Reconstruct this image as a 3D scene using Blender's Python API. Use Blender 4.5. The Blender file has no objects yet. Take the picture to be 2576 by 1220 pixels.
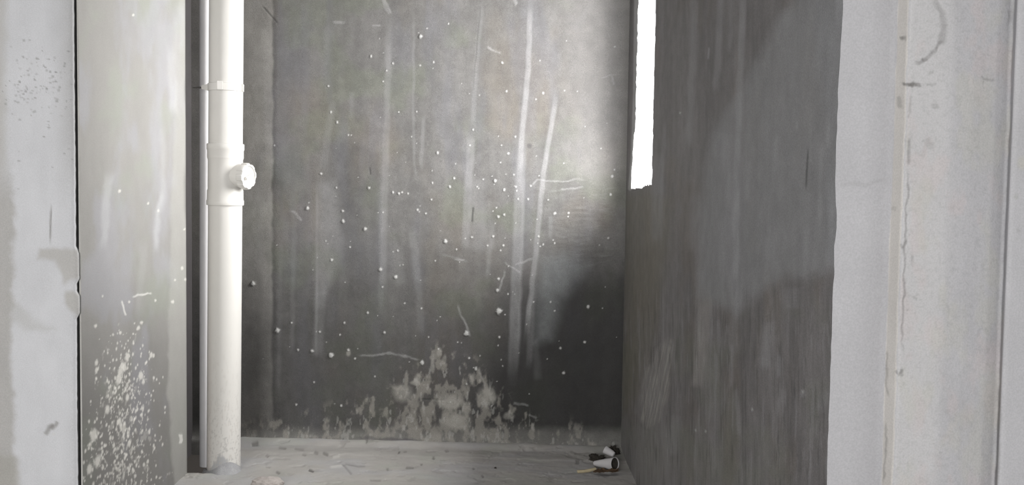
import bpy, bmesh, math, random
import numpy as np
from mathutils import Vector, Matrix, Euler

# ------------------------------------------------------------------ camera
F = 2700.0; CX, CY = 1288.0, 610.0; CAM_H = 0.98
def _axes():
    down = np.array([-645.0, -46000.0, F]); Z = -down/np.linalg.norm(down)
    Y = np.array([1250-CX, 158.0, F]); Y = Y - Z*(Y@Z); Y /= np.linalg.norm(Y)
    X = np.cross(Y, Z)
    if X[0] < 0: X = -X
    return np.array([X, Y, Z])              # world axes seen in (right, up, forward)
AX = _axes(); EYE = np.array([0.0, 0.0, CAM_H])
cam_data = bpy.data.cameras.new('camera'); cam = bpy.data.objects.new('camera', cam_data)
bpy.context.scene.collection.objects.link(cam)
cam_data.sensor_fit = 'HORIZONTAL'; cam_data.sensor_width = 36.0
cam_data.lens = 36.0*F/2576.0; cam_data.clip_start = 0.02
R_, U_, W_ = Vector(AX[:, 0]), Vector(AX[:, 1]), Vector(AX[:, 2])
cam.matrix_world = Matrix(((R_.x, U_.x, -W_.x, 0), (R_.y, U_.y, -W_.y, 0), (R_.z, U_.z, -W_.z, CAM_H), (0, 0, 0, 1)))
bpy.context.scene.camera = cam

# ------------------------------------------------------------------ sky, exposure
scn = bpy.context.scene
world = bpy.data.worlds.new('overcast_sky'); scn.world = world; world.use_nodes = True
wn = world.node_tree; wn.nodes.clear()
w_out = wn.nodes.new('ShaderNodeOutputWorld'); w_bg = wn.nodes.new('ShaderNodeBackground')
w_tc = wn.nodes.new('ShaderNodeTexCoord'); w_sep = wn.nodes.new('ShaderNodeSeparateXYZ'); w_ramp = wn.nodes.new('ShaderNodeValToRGB')
wn.links.new(w_tc.outputs['Generated'], w_sep.inputs[0]); wn.links.new(w_sep.outputs['Z'], w_ramp.inputs[0])
w_ramp.color_ramp.elements[0].position = 0.0; w_ramp.color_ramp.elements[0].color = (0.30, 0.29, 0.275, 1)
w_ramp.color_ramp.elements[1].position = 0.35; w_ramp.color_ramp.elements[1].color = (0.97, 0.98, 1.0, 1)
wn.links.new(w_ramp.outputs[0], w_bg.inputs['Color'])
w_bg.inputs['Strength'].default_value = 3.0
# hazy overcast sky, bright down to the horizon, over pale sunlit ground
w_up = wn.nodes.new('ShaderNodeMapRange'); w_up.interpolation_type = 'SMOOTHSTEP'
w_up.inputs['From Min'].default_value = -0.45; w_up.inputs['From Max'].default_value = 0.10; w_up.inputs['To Min'].default_value = 0.10; w_up.inputs['To Max'].default_value = 1.0
w_str = wn.nodes.new('ShaderNodeMath'); w_str.operation = 'MULTIPLY'; w_str.inputs[1].default_value = 42.0
w_glow = wn.nodes.new('ShaderNodeBackground'); w_glow.inputs['Color'].default_value = (1.0, 0.99, 0.97, 1); w_add = wn.nodes.new('ShaderNodeAddShader')
wn.links.new(w_sep.outputs['Z'], w_up.inputs[0]); wn.links.new(w_up.outputs[0], w_str.inputs[0]); wn.links.new(w_str.outputs[0], w_glow.inputs['Strength'])
wn.links.new(w_bg.outputs[0], w_add.inputs[0]); wn.links.new(w_glow.outputs[0], w_add.inputs[1]); wn.links.new(w_add.outputs[0], w_out.inputs['Surface'])
vs = scn.view_settings
vs.view_transform = 'Standard'; vs.look = 'None'; vs.gamma = 1.0; vs.use_curve_mapping = False; vs.exposure = 0.0
scn.cycles.max_bounces = 10; scn.cycles.diffuse_bounces = 8
scn.cycles.use_denoising = True

def portal(name, loc, rot, sx, sy):
    l = bpy.data.lights.new(name, 'AREA'); l.shape = 'RECTANGLE'; l.size = sx; l.size_y = sy
    l.cycles.is_portal = True
    o = bpy.data.objects.new(name, l); scn.collection.objects.link(o); o.location = loc; o.rotation_euler = rot
    return o
WIN_Y0, WIN_Y1, WIN_Z0, WIN_Z1 = 3.215, 3.745, 0.957, 2.35
RX = 0.466; LX = -1.008; NEAR_R = 1.472; NEAR_L = 2.614; CEIL = 2.7
REVEAL = 0.10
portal('slot_portal', (RX+REVEAL, (WIN_Y0+WIN_Y1)/2, (WIN_Z0+WIN_Z1)/2), (0, math.pi/2, 0), WIN_Z1-WIN_Z0, WIN_Y1-WIN_Y0)
BAY = (-1.8, -0.45, 0.95, 1.9, -2.4)           # open side of the room behind: x0, x1, z0, z1, y
portal('bay_portal', ((BAY[0]+BAY[1])/2, BAY[4], (BAY[2]+BAY[3])/2), (math.pi/2, 0, 0), BAY[1]-BAY[0], BAY[3]-BAY[2])

# ------------------------------------------------------------------ helpers
def ray(px, py): return AX @ np.array([px-CX, CY-py, F])
def on_floor(px, py, z=0.0):
    r = ray(px, py); p = EYE + r*(z-CAM_H)/r[2]; return Vector(p)
def on_depth(px, py, y):
    r = ray(px, py); p = EYE + r*(y/r[1]); return Vector(p)
def chart(P):
    """flat wall points -> the photograph's frame, used only to read off where stains sit on the wall"""
    d = (P - EYE) @ AX
    return CX + F*d[..., 0]/d[..., 2], CY - F*d[..., 1]/d[..., 2]
def lin(c):
    c = np.asarray(c, float)/255.0
    return np.where(c <= 0.04045, c/12.92, ((c+0.055)/1.055)**2.4)
def sstep(a, b, x):
    t = np.clip((x-a)/(b-a), 0, 1); return t*t*(3-2*t)
_rng = np.random.RandomState(7); _TAB = _rng.rand(512, 512)
def vnoise(x, y, seed=0):
    x = x + seed*37.17; y = y + seed*91.73
    xi = np.floor(x).astype(int); yi = np.floor(y).astype(int); fx = x-xi; fy = y-yi
    fx = fx*fx*(3-2*fx); fy = fy*fy*(3-2*fy)
    a = _TAB[xi % 512, yi % 512]; b = _TAB[(xi+1) % 512, yi % 512]; c = _TAB[xi % 512, (yi+1) % 512]; d = _TAB[(xi+1) % 512, (yi+1) % 512]
    return (a*(1-fx)+b*fx)*(1-fy)+(c*(1-fx)+d*fx)*fy
def fbm(x, y, seed=0, octs=4):
    s = 0; amp = 0.5; tot = 0
    for k in range(octs):
        s = s + amp*vnoise(x*2**k, y*2**k, seed+k*3); tot += amp; amp *= 0.55
    return s/tot
def pdist(px, py, pts):
    """distance to a polyline and the place along it (0-1)"""
    best = np.full(px.shape, 1e9); par = np.zeros(px.shape); n = len(pts)-1
    for i in range(n):
        (x0, y0), (x1, y1) = pts[i][:2], pts[i+1][:2]
        dx, dy = x1-x0, y1-y0; L = dx*dx+dy*dy+1e-9
        t = np.clip(((px-x0)*dx+(py-y0)*dy)/L, 0, 1)
        d = np.hypot(px-x0-t*dx, py-y0-t*dy); m = d < best
        best = np.where(m, d, best); par = np.where(m, (i+t)/n, par)
    return best, par
def stroke(px, py, pts, w, soft=3.0, fade=0.15):
    d, t = pdist(px, py, pts)
    m = 1-sstep(w/2-soft/2, w/2+soft, d)
    if fade: m = m*sstep(-0.02, fade, t)*sstep(-0.02, fade, 1-t)
    return m
def inpoly(px, py, poly, soft=4.0):
    """soft mask of a polygon"""
    inside = np.zeros(px.shape, bool); n = len(poly)
    for i in range(n):
        x0, y0 = poly[i]; x1, y1 = poly[(i+1) % n]
        c = ((y0 > py) != (y1 > py)) & (px < (x1-x0)*(py-y0)/((y1-y0) if y1 != y0 else 1e-9)+x0)
        inside ^= c
    d, _ = pdist(px, py, list(poly)+[poly[0]])
    sd = np.where(inside, d, -d)
    return sstep(-soft, soft, sd)
def blob(px, py, x, y, rx, ry=None, soft=0.5):
    ry = ry or rx
    d = np.hypot((px-x)/rx, (py-y)/ry)
    return 1-sstep(1-soft, 1+soft*0.6, d)

def material(name, rough=0.8, attr=True, color=(0.5, 0.5, 0.5), grain=0.06, grain_scale=420.0, bump=0.15, spec=0.3, mottled=0.06, mottle_scale=14.0):
    m = bpy.data.materials.new(name); m.use_nodes = True; nt = m.node_tree; b = nt.nodes['Principled BSDF']
    N = nt.nodes.new; Lk = nt.links.new
    tc = N('ShaderNodeTexCoord')
    n1 = N('ShaderNodeTexNoise'); n1.inputs['Scale'].default_value = grain_scale; n1.inputs['Detail'].default_value = 3
    n2 = N('ShaderNodeTexNoise'); n2.inputs['Scale'].default_value = mottle_scale; n2.inputs['Detail'].default_value = 5
    Lk(tc.outputs['Object'], n1.inputs['Vector']); Lk(tc.outputs['Object'], n2.inputs['Vector'])
    def amp(n, a):
        r = N('ShaderNodeMapRange'); r.inputs['From Min'].default_value = 0.25; r.inputs['From Max'].default_value = 0.75
        r.inputs['To Min'].default_value = 1-a; r.inputs['To Max'].default_value = 1+a; Lk(n.outputs['Fac'], r.inputs['Value']); return r
    r1, r2 = amp(n1, grain), amp(n2, mottled)
    mu = N('ShaderNodeMath'); mu.operation = 'MULTIPLY'; Lk(r1.outputs[0], mu.inputs[0]); Lk(r2.outputs[0], mu.inputs[1])
    vm = N('ShaderNodeVectorMath'); vm.operation = 'SCALE'
    if attr:
        a = N('ShaderNodeAttribute'); a.attribute_name = 'pigment'; Lk(a.outputs['Color'], vm.inputs[0])
    else:
        c = N('ShaderNodeRGB'); c.outputs[0].default_value = (*color, 1); Lk(c.outputs[0], vm.inputs[0])
    Lk(mu.outputs[0], vm.inputs['Scale']); Lk(vm.outputs[0], b.inputs['Base Color'])
    b.inputs['Roughness'].default_value = rough; b.inputs['Specular IOR Level'].default_value = spec
    if bump:
        bp = N('ShaderNodeBump'); bp.inputs['Strength'].default_value = bump; bp.inputs['Distance'].default_value = 0.002
        Lk(n1.outputs['Fac'], bp.inputs['Height']); Lk(bp.outputs[0], b.inputs['Normal'])
    return m

def link(name, me, mat, parent=None, kind=None, smooth=True):
    me.materials.append(mat)
    o = bpy.data.objects.new(name, me); scn.collection.objects.link(o)
    if parent is not None: o.parent = parent
    if kind: o['kind'] = kind
    if smooth: me.polygons.foreach_set('use_smooth', [True]*len(me.polygons))
    return o
def tag(o, label, cat, group=None):
    o['label'] = label; o['category'] = cat
    if group: o['group'] = group
    return o
def grid_mesh(name, P, col, drop=None):
    """P: (nu, nv, 3) points; col: (nu, nv, 3) linear pigment; drop: faces left out"""
    nu, nv = P.shape[:2]; me = bpy.data.meshes.new(name)
    idx = np.arange(nu*nv).reshape(nu, nv)
    q = np.stack([idx[:-1, :-1], idx[1:, :-1], idx[1:, 1:], idx[:-1, 1:]], -1).reshape(-1, 4)
    if drop is not None: q = q[~drop.reshape(-1)]
    me.vertices.add(nu*nv); me.vertices.foreach_set('co', P.reshape(-1).astype(np.float32))
    me.loops.add(q.size); me.loops.foreach_set('vertex_index', q.reshape(-1).astype(np.int32))
    me.polygons.add(len(q)); me.polygons.foreach_set('loop_start', (np.arange(len(q))*4).astype(np.int32))
    me.update(calc_edges=True)
    ca = me.color_attributes.new('pigment', 'FLOAT_COLOR', 'POINT')
    c4 = np.ones((nu*nv, 4), np.float32); c4[:, :3] = col.reshape(-1, 3); ca.data.foreach_set('color', c4.reshape(-1))
    me.validate(); return me
def paint(o, fn):
    me = o.data; n = len(me.vertices); co = np.empty(n*3); me.vertices.foreach_get('co', co); co = co.reshape(-1, 3)
    ca = me.color_attributes.new('pigment', 'FLOAT_COLOR', 'POINT'); c = np.ones((n, 4), np.float32); c[:, :3] = fn(co); ca.data.foreach_set('color', c.reshape(-1))
def seq(*parts):
    """joined sample positions: (a, b, step), ..."""
    out = []
    for a, b, s in parts:
        n = max(1, int(round((b-a)/s))); out += list(np.linspace(a, b, n, endpoint=False))
    out.append(parts[-1][1]); return np.array(out)
def mix(c, d, m): return c*(1-m[..., None]) + np.asarray(d)*m[..., None]
def mul(c, f): return c*f[..., None]

# ------------------------------------------------------------------ materials
M_DARK = material('dark_waterproof_render', rough=0.62, grain=0.24, mottled=0.12, mottle_scale=22.0, bump=0.35)
M_SMOOTH = material('smooth_grey_plaster', rough=0.75, grain=0.07, mottled=0.04, bump=0.15)
M_CONC = material('bare_concrete', rough=0.9, grain=0.09, mottled=0.035, bump=0.25)
M_FLOOR = material('cement_screed', rough=0.9, grain=0.06, mottled=0.05, bump=0.3)
M_WHITE = material('white_reveal_plaster', rough=0.85, attr=True, grain=0.03, mottled=0.03)
M_PVC = material('white_pvc', rough=0.45, attr=True, grain=0.01, mottled=0.015, bump=0.0, spec=0.4)
M_PVC3 = material('pale_pvc', rough=0.5, attr=False, color=(0.84, 0.83, 0.85), grain=0.02, mottled=0.05, bump=0.0, spec=0.4)
M_PVC2 = material('white_pvc_plain', rough=0.45, attr=False, color=(0.63, 0.615, 0.59), grain=0.01, mottled=0.03, bump=0.0, spec=0.4)
M_STEEL = material('dull_steel', rough=0.5, attr=False, color=(0.10, 0.095, 0.09), grain=0.1)
M_DULL = material('plain_plaster', rough=0.9, attr=False, color=(0.42, 0.42, 0.425))
M_CONC_PLAIN = material('cement_screed_plain', rough=0.9, attr=False, color=(0.40, 0.385, 0.355))
M_CEIL = material('ceiling_plaster', rough=0.9, attr=False, color=(0.45, 0.45, 0.45))

# ------------------------------------------------------------------ back wall
BL = np.array([-0.931, 3.944, 0.0]); BR = np.array([0.466, 3.866, 0.0])
bdir = (BR-BL)/np.linalg.norm(BR-BL); bnorm = np.array([bdir[1], -bdir[0], 0.0])     # towards the room
def back_wall():
    L = np.linalg.norm(BR-BL)
    u = seq((-0.42, -0.05, 0.01), (-0.05, L+0.002, 0.0026), (L+0.002, L+0.03, 0.014)); v = seq((-0.08, 0.0, 0.01), (0.0, 1.70, 0.0026), (1.70, CEIL, 0.2))
    U, V = np.meshgrid(u, v, indexing='ij')
    P = BL + U[..., None]*bdir + V[..., None]*np.array([0, 0, 1.0])
    px, py = chart(P)
    wx = px + 5*(fbm(px*0.03, py*0.03, 3)-0.5)*2; wy = py + 8*(fbm(px*0.03, py*0.03, 9)-0.5)*2
    base = np.array([0.135, 0.131, 0.128]); light = np.array([0.30, 0.30, 0.305])
    col = np.ones(P.shape)*base; H = np.zeros(px.shape)
    # broad vertical trowel passes
    st = fbm(px*0.012, py*0.0016, 21, 5); st2 = fbm(px*0.05, py*0.004, 23, 4); cl = fbm(px*0.008, py*0.007, 27, 4)
    col = mul(col, 0.34+0.50*st+0.22*st2+0.18*cl+0.26*fbm(px*0.07, py*0.035, 29)+0.22*fbm(px*0.25, py*0.2, 30))
    col = mix(col, [0.165, 0.140, 0.112], 0.35*sstep(0.5, 0.75, fbm(px*0.006, py*0.004, 31)))
    col = mix(col, [0.135, 0.155, 0.105], 0.28*sstep(0.52, 0.75, fbm(px*0.01, py*0.009, 33)))
    col = mix(col, [0.150, 0.150, 0.170], 0.35*sstep(0.5, 0.75, fbm(px*0.016, py*0.004, 35)))
    # darker foot of the wall: wet staining with shade painted in
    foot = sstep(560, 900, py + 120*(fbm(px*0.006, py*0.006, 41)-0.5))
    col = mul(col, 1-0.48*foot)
    damp_shade = sstep(1180, 1400, px+0.35*(py-700)+60*(fbm(px*0.01, py*0.01, 43)-0.5))*sstep(560, 760, py)  # wet corner, with the sill's shadow also painted into the pigment
    col = mul(col, 1-0.64*damp_shade)
    band = (1-sstep(682, 690, wx))
    col = mix(col, [0.34, 0.33, 0.31], 0.70*band*(0.35+0.9*fbm(px*0.03, py*0.012, 45))*(1-0.6*foot))
    col = mul(col, 1-0.45*(1-sstep(515, 530, px)))          # recess shade behind the pipes, painted into the coat
    smooth_lit_patch = sstep(1380, 1500, wx)*(1-sstep(400, 500, wy)); col = mix(col, [0.24, 0.232, 0.225], 0.65*smooth_lit_patch)  # smoother plaster, slot light painted in as paler pigment
    col = mul(col, 1-0.14*stroke(wx, py, [(692, 0), (690, 500), (686, 1080)], 6, 5, 0))
    def S(pts, w, a, soft=5, c=light, fade=0.12, h=0.0):
        nonlocal col, H
        m = stroke(px + 3*(vnoise(py*0.03, px*0.01, 5)-0.5), py, pts, w, soft, fade)
        col = mix(col, c, 0.78*a*m*(0.5+0.9*fbm(px*0.06, py*0.02, 51))); H = H + h*m
    S([(1335, 0), (1327, 190), (1312, 330), (1305, 480)], 11, 0.62, 4, h=0.0006)
    S([(1312, 350), (1304, 560), (1298, 700), (1290, 960)], 22, 0.42, 6, h=0.0005)
    S([(1318, 420), (1305, 900)], 5, 0.25)
    S([(1401, 225), (1385, 320), (1368, 430), (1350, 600), (1338, 720), (1322, 860)], 10, 0.55, 4, h=0.0006)
    S([(1349, 600), (1330, 930)], 12, 0.25, 6)
    S([(1212, 0), (1196, 180), (1188, 340)], 9, 0.25, 5)
    S([(1209, 0), (1200, 110), (1190, 230)], 3, 0.5, 2, c=(0.05, 0.048, 0.045))
    S([(1186, 330), (1178, 480), (1168, 640)], 16, 0.40, 6)
    S([(1205, 440), (1198, 640)], 30, 0.22, 14)
    S([(1222, 500), (1232, 640)], 22, 0.2, 12)
    S([(978, 40), (972, 300), (965, 520), (962, 720)], 13, 0.34, 6, h=0.0004)
    S([(960, 330), (958, 800)], 10, 0.20, 5)
    S([(1041, 30), (1040, 320), (1045, 460)], 5, 0.3, 3)
    S([(1065, 290), (1060, 430)], 7, 0.3, 4)
    S([(820, 60), (822, 170)], 10, 0.12, 8); S([(884, 230), (882, 300)], 8, 0.22, 6)
    S([(838, 250), (812, 430)], 14, 0.22, 8)
    S([(798, 460), (796, 900)], 5, 0.3, 3); S([(806, 720), (800, 900)], 22, 0.22, 8)
    S([(1035, 560), (1050, 700), (1062, 850)], 14, 0.2, 8); S([(985, 600), (1010, 720)], 24, 0.18, 14)
    S([(1240, 560), (1226, 700)], 8, 0.25, 6); S([(1385, 540), (1384, 600)], 8, 0.3, 4)
    S([(1495, 0), (1440, 80)], 12, 0.15, 10)
    S([(1345, 850), (1355, 960)], 12, 0.16, 9)
    S([(740, 520), (735, 900)], 8, 0.16, 6); S([(655, 380), (650, 700)], 10, 0.14, 8); S([(706, 600), (700, 1000)], 8, 0.14, 6)
    S([(1110, 640), (1150, 650), (1180, 660)], 4, 0.3, 3)
    m = inpoly(wx, wy, [(800, 462), (846, 455), (862, 640), (835, 712), (800, 780), (794, 700)], 14)
    col = mix(col, light, 0.28*m*(0.6+0.7*fbm(px*0.05, py*0.03, 53)))
    col = mul(col, 1-0.15*inpoly(wx, wy, [(846, 350), (958, 380), (950, 800), (872, 760), (862, 560)], 14))
    m = inpoly(wx, wy, [(1358, 655), (1420, 640), (1475, 668), (1440, 720), (1410, 760), (1385, 850), (1348, 860)], 26)
    col = mix(col, [0.19, 0.20, 0.205], 0.60*m*(0.6+0.7*fbm(px*0.04, py*0.03, 55)))
    # ridges left by the trowel
    rid = sstep(1320, 1420, px)*(1-sstep(1540, 1570, px))*sstep(440, 480, py)*(1-sstep(640, 690, py))
    rr = fbm(px*0.03, (py+0.06*px)*0.13, 61, 4)
    H += 0.0012*rid*(rr-0.5)*2; col = mix(col, light, 0.18*rid*sstep(0.55, 0.85, rr))
    H += 0.0012*(fbm(px*0.02, py*0.004, 63)-0.5) + 0.0008*(fbm(px*0.05, py*0.05, 65)-0.5)
    for pts, w in [([(1340, 470), (1352, 455), (1478, 452)], 3), ([(1410, 478), (1470, 470)], 3), ([(1508, 195), (1538, 188), (1552, 188)], 3), ([(1540, 190), (1544, 215)], 4),
                   ([(900, 894), (980, 890), (1060, 902)], 4), ([(1150, 765), (1172, 820), (1182, 850)], 4), ([(1290, 1012), (1330, 1018)], 5), ([(1330, 1042), (1350, 1052)], 4),
                   ([(966, 0), (972, 20), (980, 38)], 9), ([(1295, 0), (1300, 14)], 6), ([(1200, 925), (1220, 975)], 3), ([(1270, 680), (1255, 735)], 4), ([(1295, 670), (1340, 652)], 4),
                   ([(1268, 660), (1310, 690)], 3), ([(1225, 120), (1262, 132)], 4), ([(838, 56), (868, 56)], 6), ([(935, 62), (960, 64)], 4), ([(1140, 650), (1170, 655)], 3), ([(732, 530), (760, 556)], 5)]:
        m = stroke(wx, wy, pts, w, 2, 0.1); H += 0.0006*m; m = m*(0.3+0.9*fbm(px*0.08, py*0.08, 67)); col = mix(col, [0.36, 0.36, 0.36], 0.40*m)
    for pts, w in [([(1190, 520), (1187, 560)], 3), ([(1055, 1003), (1122, 1008)], 3), ([(930, 420), (932, 440)], 2), ([(660, 15), (700, 60)], 2)]:
        m = stroke(px, py, pts, w, 2, 0.1); col = mix(col, [0.04, 0.04, 0.04], 0.7*m); H -= 0.001*m
    col = mix(col, [0.06, 0.06, 0.06], 0.6*blob(px, py, 1332, 367, 7)); col = mix(col, [0.30, 0.29, 0.27], 0.0*px)
    # mortar splashed along the foot
    dust = sstep(1062, 1098, py + 18*(fbm(px*0.02, py*0.02, 71)-0.5))
    col = mix(col, [0.25, 0.245, 0.23], 0.55*dust*(0.5+0.6*fbm(px*0.03, py*0.03, 73)))
    hill = np.exp(-((px-1120)/170)**2)*200 + np.exp(-((px-850)/200)**2)*40 + 20
    cover = sstep(-60, 150, hill - (1110-py))
    sp = fbm(px*0.06, py*0.035, 75, 5)
    m = sstep(0.62-0.24*cover, 0.78-0.20*cover, sp)*sstep(0.0, 0.2, cover)
    col = mix(col, [0.30, 0.285, 0.255], 0.50*m); H += 0.0006*m
    sp2 = fbm(px*0.12, py*0.05, 77, 3)
    m2 = sstep(0.70-0.10*cover, 0.78-0.10*cover, sp2)*sstep(0.05, 0.4, cover)
    col = mix(col, [0.36, 0.36, 0.34], 0.4*m2)
    for x, y, rx, ry in [(1089, 918, 6, 20), (1116, 905, 6, 14), (1050, 955, 10, 16), (1010, 990, 26, 24), (1185, 955, 6, 12), (1222, 1000, 22, 30), (1175, 1030, 12, 18), (1280, 1045, 14, 10), (878, 885, 6, 10), (1105, 885, 5, 12),
                         (1046, 962, 14, 8), (1240, 1000, 10, 20), (1150, 1060, 40, 26), (1130, 1010, 34, 20)]:
        m = blob(wx, wy, x, y, rx, ry); col = mix(col, [0.36, 0.35, 0.32], 0.5*m*(0.4+0.9*fbm(px*0.06, py*0.06, 79))); H += 0.0005*m
    for x, y, rx, ry in [(1010, 1108, 44, 10), (1000, 1106, 60, 5), (930, 1102, 30, 5)]:
        col = mix(col, [0.09, 0.085, 0.09], 0.6*blob(wx, wy, x, y, rx, ry))
    # small blobs of thrown mortar
    spots = [(1058, 92, 5.5), (933, 142, 4), (1057, 165, 3), (1090, 157, 3.5), (1128, 60, 3), (1074, 72, 2.6), (826, 217, 3), (832, 282, 3.4), (848, 307, 3.6), (883, 340, 2.4), (1100, 385, 4.2), (807, 437, 4.2),
             (773, 524, 5.4), (863, 556, 5), (862, 531, 4.2), (918, 576, 5.4), (1120, 608, 6), (636, 714, 7), (957, 678, 5.4), (995, 697, 5), (834, 654, 4.4), (833, 893, 7.5), (698, 831, 7.5), (785, 883, 5), (1256, 783, 9),
             (1173, 839, 7.5), (1062, 912, 7), (1197, 928, 5.5), (1395, 537, 4.4), (1536, 490, 4), (1530, 599, 3.6), (1540, 444, 4.4), (1480, 771, 6), (1263, 158, 3.6), (1366, 234, 3.6), (1274, 230, 3), (1420, 228, 2.4),
             (1131, 470, 4), (1142, 449, 3.4), (1087, 460, 3.4), (928, 473, 4.4), (846, 472, 3), (988, 484, 4), (1003, 487, 4), (1011, 484, 3.4), (1026, 487, 3), (1050, 528, 3.8), (1071, 537, 3.4), (1085, 502, 3), (1048, 281, 3), (1003, 282, 2.6),
             (988, 160, 3.4), (972, 178, 2.8), (963, 205, 2.8), (1190, 326, 3), (1182, 366, 2.6), (1278, 386, 3.4), (1296, 344, 3), (1215, 451, 2.6), (1200, 470, 2.6), (1303, 501, 3.4), (1430, 536, 3.4), (1429, 545, 2.6), (1546, 427, 3), (1547, 117, 3),
             (1425, 103, 2.2), (1358, 153, 2.4), (1348, 250, 2.4), (1512, 373, 2.2), (1245, 455, 5), (1268, 478, 4), (1240, 595, 4), (1266, 618, 3.4), (1259, 630, 3), (1226, 618, 3), (1187, 597, 3.2), (1204, 474, 2.4), (1253, 545, 4), (1268, 540, 4),
             (1251, 730, 5), (1278, 740, 3), (1254, 702, 4), (925, 787, 4), (1018, 763, 3), (1060, 776, 3), (866, 812, 3.4), (855, 842, 3), (967, 836, 4), (804, 835, 3.4), (734, 812, 3), (750, 880, 3.4), (876, 880, 4), (893, 902, 3.4), (943, 947, 3),
             (880, 622, 3), (1000, 631, 3), (962, 722, 2.6), (1095, 656, 2.6), (1148, 628, 3), (1256, 848, 3.6), (1470, 860, 3.4), (1410, 876, 4), (1472, 861, 4), (1418, 938, 5), (1180, 901, 3.4), (1078, 848, 2.6), (1103, 878, 3), (745, 1018, 4), (858, 1020, 4), (790, 962, 3),
             (690, 366, 2.4), (876, 340, 2.6), (1170, 600, 2), (1366, 615, 3), (1395, 612, 3), (1385, 760, 3), (1395, 782, 3), (1342, 760, 3), (1355, 595, 3), (1292, 440, 2.6), (1297, 470, 3), (1299, 480, 2.6), (1328, 501, 3), (1335, 468, 3)]
    rg = random.Random(5)
    for k in range(110):
        cx_ = rg.choice([rg.gauss(1270, 90), rg.gauss(1000, 120), rg.uniform(640, 1540)]); cy_ = rg.choice([rg.gauss(520, 110), rg.uniform(60, 1080), rg.gauss(850, 120)])
        if 622 < cx_ < 1560 and 5 < cy_ < 1090: spots.append((cx_, cy_, rg.uniform(1.2, 2.3)))
    for x, y, r in spots:
        w = (np.abs(px-x) < 3*r) & (np.abs(py-y) < 3*r)
        if not w.any(): continue
        qx = px[w]; qy = py[w]
        d = np.hypot(qx-x, (qy-y)*0.9)*(0.72+0.6*vnoise(qx*0.35, qy*0.35, int(x) % 9)); k = 1-sstep(r*0.42, r*1.0, d)
        sub = col[w]; col[w] = sub*(1-k[:, None]*0.8)+np.array([0.50, 0.50, 0.49])*k[:, None]*0.8
        hh = H[w]; H[w] = hh + k*0.0011*r*0.6
    # plaster swells out a little where it meets the floor
    H += 0.012*np.exp(-np.clip(V, 0, 1)/0.016)*(0.7+0.6*fbm(px*0.02, py*0.0, 81))
    P = P + H[..., None]*bnorm
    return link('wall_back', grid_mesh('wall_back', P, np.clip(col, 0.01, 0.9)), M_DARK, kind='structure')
back_wall()

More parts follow.
